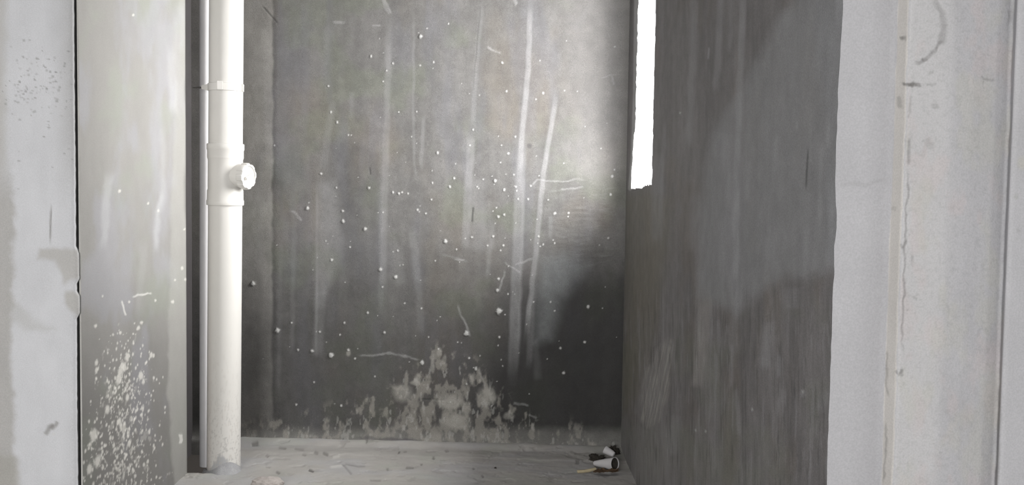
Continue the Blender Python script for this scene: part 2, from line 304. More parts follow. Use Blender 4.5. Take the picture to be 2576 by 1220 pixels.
# ------------------------------------------------------------------ right wall with its slot window
def edge_wave(z):
    """how far the near plaster edge wanders sideways"""
    w = np.interp(z, [0.4, 0.56, 0.66, 0.74, 0.80, 0.86, 0.895, 0.92, 0.945, 0.98, 1.05, 1.12, 1.17, 1.21, 1.26, 1.6],
                  [0, 0.0004, 0.0002, 0.0012, 0.0006, 0.0016, 0.0008, 0.0034, 0.0020, -0.0004, -0.0008, -0.0006, 0.0006, 0.0028, 0.0012, 0])
    return w + 0.0012*(vnoise(z*60, z*0, 4)-0.5)
def right_wall():
    y = seq((NEAR_R, 1.52, 0.004), (1.52, 2.4, 0.0045), (2.4, 3.9, 0.006)); z = seq((-0.08, 0.0, 0.02), (0.0, 1.70, 0.0032), (1.70, WIN_Z1, 0.05), (WIN_Z1, CEIL, 0.1))
    Yg, Zg = np.meshgrid(y, z, indexing='ij')
    P = np.stack([np.full(Yg.shape, RX), Yg, Zg], -1); px, py = chart(P)
    base = np.array([0.168, 0.160, 0.162]); pale = np.array([0.255, 0.258, 0.268]); light = np.array([0.33, 0.33, 0.345])
    col = np.ones(P.shape)*base; H = np.zeros(px.shape)
    wx = px + 10*(fbm(px*0.02, py*0.02, 3)-0.5)*2; wy = py + 14*(fbm(px*0.03, py*0.03, 9)-0.5)*2
    st = fbm(px*0.04, py*0.0018, 121, 5); st2 = fbm(px*0.16, py*0.008, 123, 4)
    low = sstep(640, 860, py)
    col = mul(col, 0.60+0.50*st+(0.26+0.16*low)*st2+0.12*(fbm(px*0.12, py*0.08, 124)-0.5))
    col = mix(col, [0.165, 0.140, 0.115], 0.35*sstep(0.5, 0.8, fbm(px*0.02, py*0.005, 125)))
    col = mix(col, [0.15, 0.17, 0.12], 0.25*sstep(0.5, 0.8, fbm(px*0.012, py*0.01, 126))*sstep(650, 800, py))
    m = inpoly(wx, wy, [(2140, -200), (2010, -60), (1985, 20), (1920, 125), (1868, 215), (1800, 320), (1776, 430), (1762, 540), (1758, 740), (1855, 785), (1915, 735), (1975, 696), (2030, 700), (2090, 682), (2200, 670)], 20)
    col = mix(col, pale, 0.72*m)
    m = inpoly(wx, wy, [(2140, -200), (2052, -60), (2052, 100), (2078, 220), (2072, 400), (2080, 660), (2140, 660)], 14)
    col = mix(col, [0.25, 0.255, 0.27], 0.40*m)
    m = inpoly(wx, wy, [(1560, 490), (1640, 485), (1690, 500), (1660, 800), (1600, 1000), (1560, 1060)], 20)
    col = mix(col, [0.160, 0.150, 0.118], 0.45*m)
    m = sstep(1020, 1160, py+0.25*(px-1600))*(1-sstep(1640, 1740, px)); col = mix(col, [0.23, 0.22, 0.215], 0.45*m)
    def S(pts, w, a, soft=5, c=light, fade=0.15):
        nonlocal col
        mm = stroke(px + 3*(vnoise(py*0.03, px*0.01, 5)-0.5), py, pts, w, soft, fade)
        col = mix(col, c, a*mm*(0.65+0.6*fbm(px*0.10, py*0.02, 151)))
    S([(1872, -60), (1866, 100), (1856, 290), (1852, 460), (1848, 900)], 13, 0.48, 6)
    S([(1816, -60), (1808, 110), (1800, 240)], 12, 0.36, 7); S([(1748, -60), (1744, 120), (1736, 300), (1728, 380)], 13, 0.33, 8)
    S([(1840, -40), (1836, 140)], 8, 0.2, 6); S([(1655, 380), (1652, 620)], 26, 0.25, 14); S([(1672, 300), (1662, 560)], 6, 0.2, 5)
    S([(1955, 330), (1945, 440)], 9, 0.28, 6); S([(1885, 400), (1878, 510)], 8, 0.28, 6); S([(2006, 305), (2004, 330)], 5, 0.5, 3)
    S([(2068, 350), (2058, 600)], 8, 0.30, 6); S([(2085, 180), (2082, 380)], 7, 0.25, 5); S([(2015, 408), (2045, 403)], 3, 0.4, 2)
    S([(1762, 480), (1756, 900)], 10, 0.18, 10); S([(1940, 560), (1938, 690)], 14, 0.14, 10); S([(2030, 560), (2028, 680)], 10, 0.16, 8)
    S([(1745, 480), (1738, 640)], 12, 0.2, 10); S([(1835, 345), (1830, 720)], 30, 0.16, 20)
    S([(1815, 330), (1808, 400)], 40, 0.22, 22)
    S([(1778, 740), (1770, 830), (1758, 930), (1750, 980)], 22, 0.50, 10, (0.34, 0.32, 0.31))
    S([(1935, 800), (1928, 880), (1924, 930)], 22, 0.35, 12); S([(1960, 890), (1958, 950)], 7, 0.4, 4)
    S([(1805, 800), (1812, 900)], 6, 0.25, 4); S([(1850, 970), (1862, 1100)], 8, 0.32, 6); S([(2020, 980), (2022, 1000)], 10, 0.4, 6); S([(2085, 980), (2060, 1040)], 16, 0.22, 14)
    S([(1990, 720), (1995, 780)], 30, 0.22, 18); S([(1780, 150), (1784, 118)], 4, 0.5, 2)
    S([(1700, 1040), (1692, 1150)], 24, 0.22, 14); S([(1842, 860), (1838, 980)], 5, 0.3, 4)
    # scraped patch: fan of fine parallel strokes
    m = inpoly(wx, wy, [(1672, 858), (1692, 862), (1684, 960), (1660, 1060), (1625, 1075), (1610, 1050), (1626, 930), (1650, 880)], 9)
    fan = sstep(0.40, 0.75, fbm((px+0.22*(py-860))*0.42, py*0.010, 161, 4))
    col = mix(col, [0.44, 0.42, 0.385], 0.62*m*fan); col = mix(col, [0.32, 0.31, 0.30], 0.28*m)
    # fine vertical brushing low down
    br = sstep(0.60, 0.78, fbm(px*0.28, py*0.012, 163, 3)); col = mix(col, light, 0.26*br*(0.25+0.75*low))
    br = sstep(0.62, 0.80, fbm(px*0.30, py*0.012, 173, 3)); col = mul(col, 1-0.30*br*low)
    col = mix(col, [0.05, 0.05, 0.05], 0.75*stroke(px, py, [(2034, 360), (2030, 430), (2027, 484)], 3, 2.5, 0.25))
    for x, y_, r in [(1711, 284, 3), (1720, 1082, 0), (2020, 985, 4), (1892, 1030, 3), (1775, 1085, 3), (1750, 1082, 3)]:
        if r: col = mix(col, [0.5, 0.5, 0.5], 0.7*blob(px, py, x, y_, r))
    # plaster turned at the near arris
    ed = 1-sstep(0.0, 0.035, Yg-NEAR_R); col = mix(col, [0.27, 0.27, 0.28], 0.3*ed*fbm(px*0.05, py*0.03, 165)*(py < 480))
    H += 0.0010*(fbm(px*0.03, py*0.004, 167)-0.5) + 0.0008*(fbm(px*0.08, py*0.05, 169)-0.5)
    P[..., 0] -= H
    k = 1-sstep(0.0, 0.03, Yg-NEAR_R); P[..., 0] += k*edge_wave(Zg)
    # slot opening with its ragged border
    yc = (Yg[:-1, :-1]+Yg[1:, 1:])/2; zc = (Zg[:-1, :-1]+Zg[1:, 1:])/2
    Pc = np.stack([np.full(yc.shape, RX), yc, zc], -1); cx_, cy_ = chart(Pc)
    left = np.interp(cy_, [-200, 0, 90, 175, 230, 300, 350, 400, 470], [1611, 1606, 1604, 1602, 1600, 1599, 1595, 1591, 1587]) + 2.2*(vnoise(cy_*0.09, cy_*0, 8)-0.5)
    right = np.interp(cy_, [-200, 0, 200, 400, 470], [1653, 1650, 1645, 1641, 1639]) + 2.0*(vnoise(cy_*0.07, cy_*0, 12)-0.5)
    bottom = np.interp(cx_, [1580, 1588, 1600, 1612, 1622, 1632, 1642], [477, 476, 473, 474, 468, 465, 463]) + 2.5*(vnoise(cx_*0.3, cx_*0, 14)-0.5)
    hole = (cx_ > left) & (cx_ < right) & (cy_ < bottom) & (zc < WIN_Z1)
    rim = stroke(px, py, [(1602, -100), (1598, 240), (1592, 400), (1585, 474)], 9, 3, 0)
    col = mix(col, [0.40, 0.40, 0.40], 0.7*rim)
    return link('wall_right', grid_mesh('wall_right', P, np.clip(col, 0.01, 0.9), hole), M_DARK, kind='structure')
right_wall()

def window_reveal():
    x0, x1 = RX+0.003, RX+REVEAL
    bm = bmesh.new(); rg = random.Random(3)
    def sheet(a, b, c, n, m, nrm, amp):
        a, b, c, nrm = Vector(a), Vector(b), Vector(c), Vector(nrm); vs_ = []
        for i in range(n+1):
            for j in range(m+1):
                p = a + (b-a)*i/n + (c-a)*j/m
                w = (vnoise(np.array(i*0.7+a.x*9), np.array(j*0.7+a.z*5), 6)-0.5)*amp
                vs_.append(bm.verts.new(p+nrm*float(w)))
        for i in range(n):
            for j in range(m):
                k = i*(m+1)+j; bm.faces.new((vs_[k], vs_[k+1], vs_[k+m+2], vs_[k+m+1]))
    sheet((x0, WIN_Y1, WIN_Z0-.02), (x1, WIN_Y1, WIN_Z0-.02), (x0, WIN_Y1, WIN_Z1), 36, 480, (0, -1, 0), 0.003)   # far jamb
    sheet((x0, WIN_Y0, WIN_Z0-.02), (x1, WIN_Y0, WIN_Z0-.02), (x0, WIN_Y0, WIN_Z1), 10, 90, (0, 1, 0), 0.006)    # near jamb
    sheet((x0, WIN_Y0-.02, WIN_Z0), (x1, WIN_Y0-.02, WIN_Z0), (x0, WIN_Y1+.02, WIN_Z0), 16, 40, (0, 0, 1), 0.007)
    sheet((x0, WIN_Y0-.02, WIN_Z1), (x1, WIN_Y0-.02, WIN_Z1), (x0, WIN_Y1+.02, WIN_Z1), 4, 10, (0, 0, -1), 0.004)
    me = bpy.data.meshes.new('window_1'); bm.to_mesh(me); bm.free()
    o = link('window_1', me, M_WHITE, kind='structure')
    def fn(co):                                # two dark gouges in the far jamb and a dirty edge
        px, py = chart(co); c = np.ones((len(co), 3))*np.array([0.62, 0.62, 0.635]); far = np.abs(co[:, 1]-WIN_Y1) < 0.02
        for pts, w in (([(1606, 226), (1610, 250), (1614, 274)], 3.2), ([(1612, 236), (1616, 250), (1620, 262)], 2.2)):
            c = mix(c, [0.03, 0.03, 0.03], 0.95*stroke(px, py, pts, w, 1.5, 0.1)*far)
        return c
    paint(o, fn); return o
window_reveal()

# ------------------------------------------------------------------ left side wall
def left_wall():
    y = seq((NEAR_L, 3.500, 0.0034)); z = seq((-0.08, 0.0, 0.02), (0, 1.62, 0.0027), (1.62, CEIL, 0.2))
    Yg, Zg = np.meshgrid(y, z, indexing='ij'); P = np.stack([np.full(Yg.shape, LX), Yg, Zg], -1); px, py = chart(P)
    base = np.array([0.295, 0.287, 0.275]); col = np.ones(P.shape)*base; H = np.zeros(px.shape)
    wx = px + 8*(fbm(px*0.03, py*0.02, 3)-0.5)*2; wy = py + 10*(fbm(px*0.03, py*0.03, 9)-0.5)*2
    col = mul(col, 0.93+0.16*(fbm(px*0.02, py*0.004, 201)-0.5))
    col = mix(col, [0.275, 0.305, 0.25], 0.35*sstep(0.48, 0.72, fbm(px*0.012, py*0.008, 203)))
    col = mix(col, [0.325, 0.325, 0.355], 0.5*sstep(0.48, 0.72, fbm(px*0.02, py*0.006, 205)))
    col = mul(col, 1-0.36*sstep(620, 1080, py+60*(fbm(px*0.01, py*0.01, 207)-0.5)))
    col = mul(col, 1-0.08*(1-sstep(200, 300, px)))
    e = np.interp(py, [0, 200, 400, 700, 1000, 1220], [452, 446, 436, 428, 424, 440])
    band = sstep(-6, 5, wx-e); col = mix(col, [0.35, 0.345, 0.327], 0.55*band)
    col = mix(col, [0.46, 0.46, 0.48], 0.2*stroke(wx, py, [(452, 0), (448, 140)], 20, 10, 0.2))
    for pts, w, a in [([(275, 420), (258, 640)], 14, .3), ([(405, 470), (392, 640)], 8, .35), ([(412, 300), (408, 560)], 10, .16), ([(360, 600), (352, 800)], 12, .12), ([(432, 110), (440, 300)], 18, .25)]:
        col = mix(col, [0.50, 0.50, 0.52], a*stroke(wx, py, pts, w, 8, 0.2))
    for pts, w in [([(304, 758), (312, 772), (320, 790)], 3), ([(332, 745), (386, 738)], 3), ([(455, 1090), (452, 1120)], 7)]:
        m = stroke(wx, wy, pts, w, 2, 0.05); col = mix(col, [0.70, 0.69, 0.66], 0.6*m); H += 0.0008*m
    # fan of splashed cement
    cone = (py-800)/420.0; cxx = 322-20*cone; half = 42+105*np.clip(cone, 0, 1.2)
    dens = np.clip(1-np.abs(px-cxx)/half, 0, 1)*sstep(-0.05, 0.55, cone)
    sp = fbm((px+0.12*py)*0.24, py*0.10, 211, 3)
    m = sstep(0.80-0.22*dens, 0.86-0.20*dens, sp)*(dens > 0.02)
    col = mix(col, [0.56, 0.545, 0.51], 0.60*m); H += 0.0004*m
    sp = fbm((px+0.12*py)*0.07, py*0.035, 213, 3)
    m = sstep(0.78-0.18*dens, 0.88-0.18*dens, sp)*(dens > 0.02); col = mix(col, [0.46, 0.45, 0.42], 0.35*m)
    spots = [(300, 481, 4), (335, 38, 3.4), (372, 512, 3), (398, 530, 3.4), (240, 820, 4), (356, 812, 4), (348, 825, 5), (302, 837, 4), (284, 842, 3), (325, 760, 3), (391, 756, 3), (434, 759, 4), (258, 745, 2.6), (440, 705, 3), (466, 703, 4), (458, 675, 4), (464, 577, 3),
             (312, 925, 6), (302, 935, 6), (298, 955, 7), (307, 920, 5), (320, 898, 6), (354, 945, 6), (380, 893, 4), (386, 895, 3), (360, 960, 4), (242, 913, 4), (242, 932, 4), (270, 1030, 6), (235, 1095, 9), (300, 1060, 5), (320, 1000, 5), (245, 1160, 8), (325, 1115, 5), (225, 1180, 7)]
    rg = random.Random(11)
    for k in range(330):
        t = rg.random()**0.65; yy = 810+415*t; xx = rg.gauss(325-40*t, 24+52*t)
        if 200 < xx < 428: spots.append((xx, yy, rg.uniform(1.1, 2.2+1.8*t*rg.random())))
    for x, y_, r in spots:
        w = (np.abs(px-x) < 3*r) & (np.abs(py-y_) < 5*r)
        if not w.any(): continue
        qx = px[w]; qy = py[w]; el = 0.9 if y_ < 860 else 0.5
        d = np.hypot(qx-x+0.12*(qy-y_), (qy-y_)*el)*(0.75+0.5*vnoise(qx*0.35, qy*0.3, int(x) % 9)); k = (1-sstep(r*0.5, r*1.3, d))*0.75
        col[w] = col[w]*(1-k[:, None])+np.array([0.60, 0.585, 0.55])*k[:, None]; H[w] = H[w]+k*0.0008
    H += 0.0012*(fbm(px*0.02, py*0.006, 215)-0.5)
    P[..., 0] += H
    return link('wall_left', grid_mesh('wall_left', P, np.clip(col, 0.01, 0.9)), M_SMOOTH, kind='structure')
left_wall()

def prism(name, pts, z0, z1, mat, kind='structure', parent=None):
    """upright solid on a plan outline"""
    bm = bmesh.new(); lo = [bm.verts.new((x, y, z0)) for x, y in pts]; hi = [bm.verts.new((x, y, z1)) for x, y in pts]; n = len(pts)
    for i in range(n): bm.faces.new((lo[i], lo[(i+1) % n], hi[(i+1) % n], hi[i]))
    bm.faces.new(lo[::-1]); bm.faces.new(hi); bmesh.ops.recalc_face_normals(bm, faces=bm.faces)
    me = bpy.data.meshes.new(name); bm.to_mesh(me); bm.free(); return link(name, me, mat, parent, kind, smooth=False)
# core of the left wall behind its plaster skin: its end towards the pipe, and its end towards the seam
M_CORE = material('plaster_edge', rough=0.9, attr=False, color=(0.50, 0.49, 0.47), mottled=0.08)
M_RECESS = material('dark_recess_render', rough=0.8, attr=False, color=(0.065, 0.060, 0.062), grain=0.10, mottled=0.10)  # near-black finish for the side of the recess
prism('wall_left_core', [(LX-0.004, NEAR_L), (LX-0.0005, NEAR_L+0.001), (LX-0.0005, 3.4995), (LX-0.02, 3.505), (LX-0.11, 3.505), (LX-0.11, 2.68), (LX-0.004, 2.68)], -0.05, CEIL, M_CORE)
prism('wall_recess_side', [(-1.30, 3.40), (-1.118, 3.40), (-1.118, 3.99), (-1.30, 3.99)], -0.08, CEIL, M_RECESS)

# ------------------------------------------------------------------ concrete faces either side, nearer the camera
def front_left():
    yF = 2.600
    z = seq((-0.06, 0.18, 0.03), (0.18, 1.45, 0.0028), (1.45, CEIL, 0.15)); s = seq((0.0, 0.30, 0.0028), (0.30, 0.40, 0.01))
    zz = z; pc = chart(np.stack([np.full(z.shape, -1.02), np.full(z.shape, yF), z], -1))[1]
    edge_px = np.interp(pc, [-300, 0, 200, 420, 620, 638, 700, 714, 732, 744, 788, 802, 1000, 1220], [181, 182.5, 184, 186.5, 188, 195.5, 196.5, 190, 190, 197, 197.5, 190.5, 191, 193.5])
    edge_px = edge_px + 1.2*(vnoise(pc*0.09, pc*0, 4)-0.5)
    xe = np.array([on_depth(a, b, yF).x for a, b in zip(edge_px, pc)])
    S_, Zg = np.meshgrid(s, z, indexing='ij'); X = xe[None, :] - S_
    P = np.stack([X, np.full(X.shape, yF), Zg], -1); px, py = chart(P); H = np.zeros(px.shape)
    col = np.ones(P.shape)*np.array([0.59, 0.595, 0.62])
    wx = px + 8*(fbm(px*0.04, py*0.03, 3)-0.5)*2; wy = py + 10*(fbm(px*0.03, py*0.03, 9)-0.5)*2
    col = mul(col, 0.94+0.14*fbm(px*0.02, py*0.006, 301))
    col = mix(col, [0.36, 0.355, 0.35], 0.5*sstep(120, 190, wx)*(1-sstep(330, 560, py)))
    le = 12+30*fbm(py*0.012, py*0, 303)+10*fbm(px*0.05, py*0.05, 305)
    m = (1-sstep(le-6, le+14, wx))*sstep(380, 520, py); col = mix(col, [0.34, 0.325, 0.30], 0.65*m); H += 0.002*m*fbm(px*0.05, py*0.05, 306)
    m = (1-sstep(0, 30, wx))*(1-sstep(380, 520, py)); col = mix(col, [0.40, 0.385, 0.35], 0.5*m)
    m = inpoly(wx, wy, [(100, 622), (196, 625), (200, 700), (160, 715), (140, 660), (95, 655)], 9); col = mix(col, [0.40, 0.385, 0.36], 0.65*m)
    m = inpoly(wx, wy, [(165, 735), (200, 740), (200, 800), (180, 790), (160, 765)], 8); col = mix(col, [0.38, 0.365, 0.33], 0.6*m)
    col = mix(col, [0.36, 0.35, 0.32], 0.6*inpoly(wx, wy, [(-50, 1140), (40, 1150), (50, 1230), (-50, 1230)], 12))
    col = mix(col, [0.40, 0.395, 0.37], 0.35*inpoly(wx, wy, [(20, 740), (80, 800), (140, 830), (60, 830), (30, 800)], 12))
    rg = random.Random(2)
    for k in range(150):
        x = rg.gauss(100, 45); y_ = rg.gauss(215, 50) if k < 115 else rg.uniform(150, 480); r = rg.uniform(0.9, 2.6)
        a = rg.uniform(0.25, 0.6); col = mix(col, [0.16, 0.155, 0.15], a*blob(px, py, x, y_, r*1.5, r*1.1)); H -= 0.0006*blob(px, py, x, y_, r*1.5, r)
    m = stroke(px, py, [(129, 508), (127, 560), (126, 620)], 2.6, 2.5, 0.3); col = mix(col, [0.17, 0.16, 0.15], 0.75*m); H -= 0.001*m
    for pts, w in [([(112, 1095), (122, 1082), (134, 1072)], 9), ([(124, 1086), (142, 1068), (143, 1060)], 10)]:
        m = stroke(wx, wy, pts, w, 5, 0.1); col = mix(col, [0.22, 0.21, 0.20], 0.6*m); H -= 0.001*m
    col = mix(col, [0.62, 0.62, 0.62], 0.5*blob(px, py, 136, 1092, 5, 4))
    H += 0.0020*(fbm(px*0.02, py*0.01, 309)-0.5)+0.0006*(fbm(px*0.15, py*0.15, 311)-0.5)
    # arris rounds off into the seam
    P[..., 1] -= H*(1-np.exp(-S_/0.02)); P[..., 1] += 0.006*np.exp(-S_/0.006)
    # the side of the column turning into the seam; dirt and gap shade painted dark
    ret = np.stack([np.minimum(xe-0.001, LX-0.0115), np.full(xe.shape, yF+0.10), zz], -1)[None]
    lip = P[:1].copy(); lip[..., 0] += 0.0003; lip[..., 1] += 0.0015
    P = np.concatenate([ret, lip, P], 0); col = np.concatenate([col[:1]*0+0.12, col[:1]*0+0.14, col], 0)
    return link('wall_front_left', grid_mesh('wall_front_left', P, np.clip(col, 0.01, 0.9)), M_CONC, kind='structure')
front_left()
prism('wall_front_left_core', [(-2.6, 2.615), (-1.03, 2.615), (-1.03, 2.67), (-1.125, 2.67), (-1.125, 3.40), (-2.6, 3.40)], -0.05, CEIL, M_DULL)

def front_right():
    row = 610
    prof = [(2098, NEAR_R), (2225, NEAR_R+0.001), (2238, NEAR_R-0.002), (2264, 1.444), (2272, 1.441), (2380, 1.440), (2430, 1.444), (2490, 1.452), (2520, 1.460), (2528, 1.458), (2534, 1.436), (2545, 1.433), (2700, 1.432)]
    pts = [(on_depth(a, row, d).x, d) for a, d in prof]; pts[0] = (RX, NEAR_R)
    pts = np.array(pts); seg = np.r_[0, np.cumsum(np.hypot(*np.diff(pts, axis=0).T))]
    s = seq((0, seg[-1], 0.0011)); z = seq((-0.06, 0.50, 0.05), (0.50, 1.30, 0.0016), (1.30, CEIL, 0.2))
    x = np.interp(s, seg, pts[:, 0]); y = np.interp(s, seg, pts[:, 1])
    k = np.ones(5)/5; x[2:-2] = np.convolve(x, k, 'valid'); y[2:-2] = np.convolve(y, k, 'valid')
    X, Zg = np.meshgrid(x, z, indexing='ij'); Yg = np.repeat(y[:, None], len(z), 1); S_ = np.repeat(s[:, None], len(z), 1)
    P = np.stack([X, Yg, Zg], -1); px, py = chart(P)
    lean = 0.0  # all arrises plumb
    q = px + (py-row)*0.036                     # column coordinate along the arrises
    H = np.zeros(px.shape); col = np.ones(P.shape)*np.array([0.44, 0.438, 0.458])
    wx = px + 8*(fbm(px*0.03, py*0.03, 3)-0.5)*2; wy = py + 10*(fbm(px*0.03, py*0.03, 9)-0.5)*2
    col = mul(col, 0.96+0.10*(fbm(px*0.01, py*0.006, 401)-0.3))
    qw = q + 3*(fbm(py*0.02, px*0.02, 402)-0.5)*2
    m = sstep(2236, 2241, qw)*(1-sstep(2264, 2269, qw)); col = mix(col, [0.60, 0.575, 0.545], 0.8*m)
    m = sstep(2150, 2234, q)*(1-sstep(2234, 2240, q)); col = mul(col, 1-0.12*m)  # crease shade painted in, darker towards the step
    m = sstep(2268, 2272, qw)*(1-sstep(2530, 2534, q))
    col = mix(col, [0.50, 0.495, 0.50], m*0.6*(1-sstep(2340, 2420, qw+20*(fbm(px*0.02, py*0.01, 403)-0.5))))
    col = mix(col, [0.50, 0.44, 0.44], m*0.35*sstep(0.5, 0.7, fbm(px*0.02, py*0.01, 405))); col = mix(col, [0.46, 0.455, 0.42], m*0.4*sstep(0.5, 0.7, fbm(px*0.018, py*0.008, 407)))
    mott = fbm(px*0.10, py*0.12, 409, 3); col = mul(col, 1-0.07*m*sstep(0.55, 0.75, mott)); H -= 0.0002*m*sstep(0.55, 0.8, mott)
    H += 0.0006*m*(fbm(px*0.05, py*0.05, 411)-0.5)
    m = sstep(2500, 2528, q)*(1-sstep(2529, 2533, q)); col = mul(col, 1-0.15*m)  # shade of the groove painted into the pigment
    dk = np.array([0.15, 0.145, 0.14])
    def D(pts, w, a, soft=3):
        nonlocal col, H
        mm = stroke(wx, wy, pts, w, soft, 0.12)*(0.5+0.8*fbm(px*0.12, py*0.12, 421)); col = mix(col, dk, np.clip(a*mm, 0, 1)); H -= 0.0008*mm
    D([(2266, 209), (2296, 211), (2322, 209)], 7, 0.8); D([(2292, 207), (2300, 214)], 12, 0.5); D([(2330, 211), (2360, 208)], 3, 0.4)
    D([(2267, 98), (2280, 94)], 5, 0.6); D([(2345, 0), (2372, 30), (2374, 80), (2370, 110)], 14, 0.35, 8); D([(2372, 95), (2350, 125), (2320, 148), (2300, 160)], 7, 0.5, 4); D([(2318, 147), (2332, 143)], 6, 0.5)
    D([(2345, 180), (2348, 188)], 12, 0.35, 6); D([(2352, 258), (2355, 275)], 13, 0.3, 6); D([(2330, 345), (2345, 375)], 14, 0.2, 10); D([(2262, 245), (2264, 275)], 9, 0.4, 5)
    D([(2470, 190), (2478, 200), (2508, 203)], 4, 0.45); D([(2474, 208), (2480, 210)], 5, 0.5); D([(2293, 240), (2288, 300)], 3, 0.3); D([(2287, 350), (2288, 385), (2286, 410)], 6, 0.45, 4)
    D([(2285, 420), (2280, 600), (2275, 700), (2272, 900)], 3, 0.5); D([(2280, 600), (2276, 625), (2268, 612)], 5, 0.5); D([(2250, 935), (2262, 945), (2270, 930)], 5, 0.5); D([(2268, 930), (2270, 950)], 5, 0.5); D([(2232, 1060), (2226, 1220)], 3, 0.45)
    D([(2252, 520), (2250, 530)], 12, 0.3, 6); D([(2230, 880), (2232, 1000)], 4, 0.4); D([(2298, 745), (2308, 748)], 6, 0.35); D([(2295, 640), (2297, 660)], 5, 0.3)
    D([(2240, 456), (2150, 462), (2110, 466)], 6, 0.12, 5)
    D([(2545, 20), (2543, 60)], 7, 0.35, 5); D([(2512, 960), (2510, 1220)], 6, 0.35, 6)
    col = mix(col, [0.44, 0.43, 0.38], 0.5*blob(px, py, 2572, 410, 14, 18)); col = mix(col, [0.30, 0.30, 0.30], 0.4*blob(px, py, 2562, 580, 6, 7)); col = mix(col, [0.33, 0.33, 0.32], 0.4*blob(px, py, 2557, 495, 7, 8))
    rg = random.Random(8)
    for _ in range(60):
        x_ = rg.gauss(2290, 30) if rg.random() < 0.5 else rg.uniform(2280, 2515); y_ = rg.uniform(150, 1200); r = rg.uniform(1.0, 2.6)
        col = mix(col, dk, rg.uniform(0.08, 0.25)*blob(px, py, x_, y_, r*rg.uniform(0.8, 2.2), r))
    H += 0.0006*(fbm(px*0.02, py*0.01, 431)-0.5)
    P[..., 1] -= H
    # wandering arrises
    wav = 0.0012*(fbm(Zg*22, Zg*0, 433)-0.5)*2
    P[..., 0] += wav*np.exp(-((S_-seg[3])/0.012)**2) + wav*1.2*np.exp(-((S_-seg[9])/0.012)**2)
    P[..., 0] += np.exp(-(S_/0.012))*edge_wave(Zg)
    return link('wall_front_right', grid_mesh('wall_front_right', P, np.clip(col, 0.01, 0.9)), M_CONC, kind='structure')
front_right()
prism('wall_front_right_core', [(0.70, 1.437), (0.86, 1.437), (0.86, 1.53), (RX+0.005, 1.53), (RX+0.005, 1.481), (0.70, 1.481)], -0.05, CEIL, M_DULL)

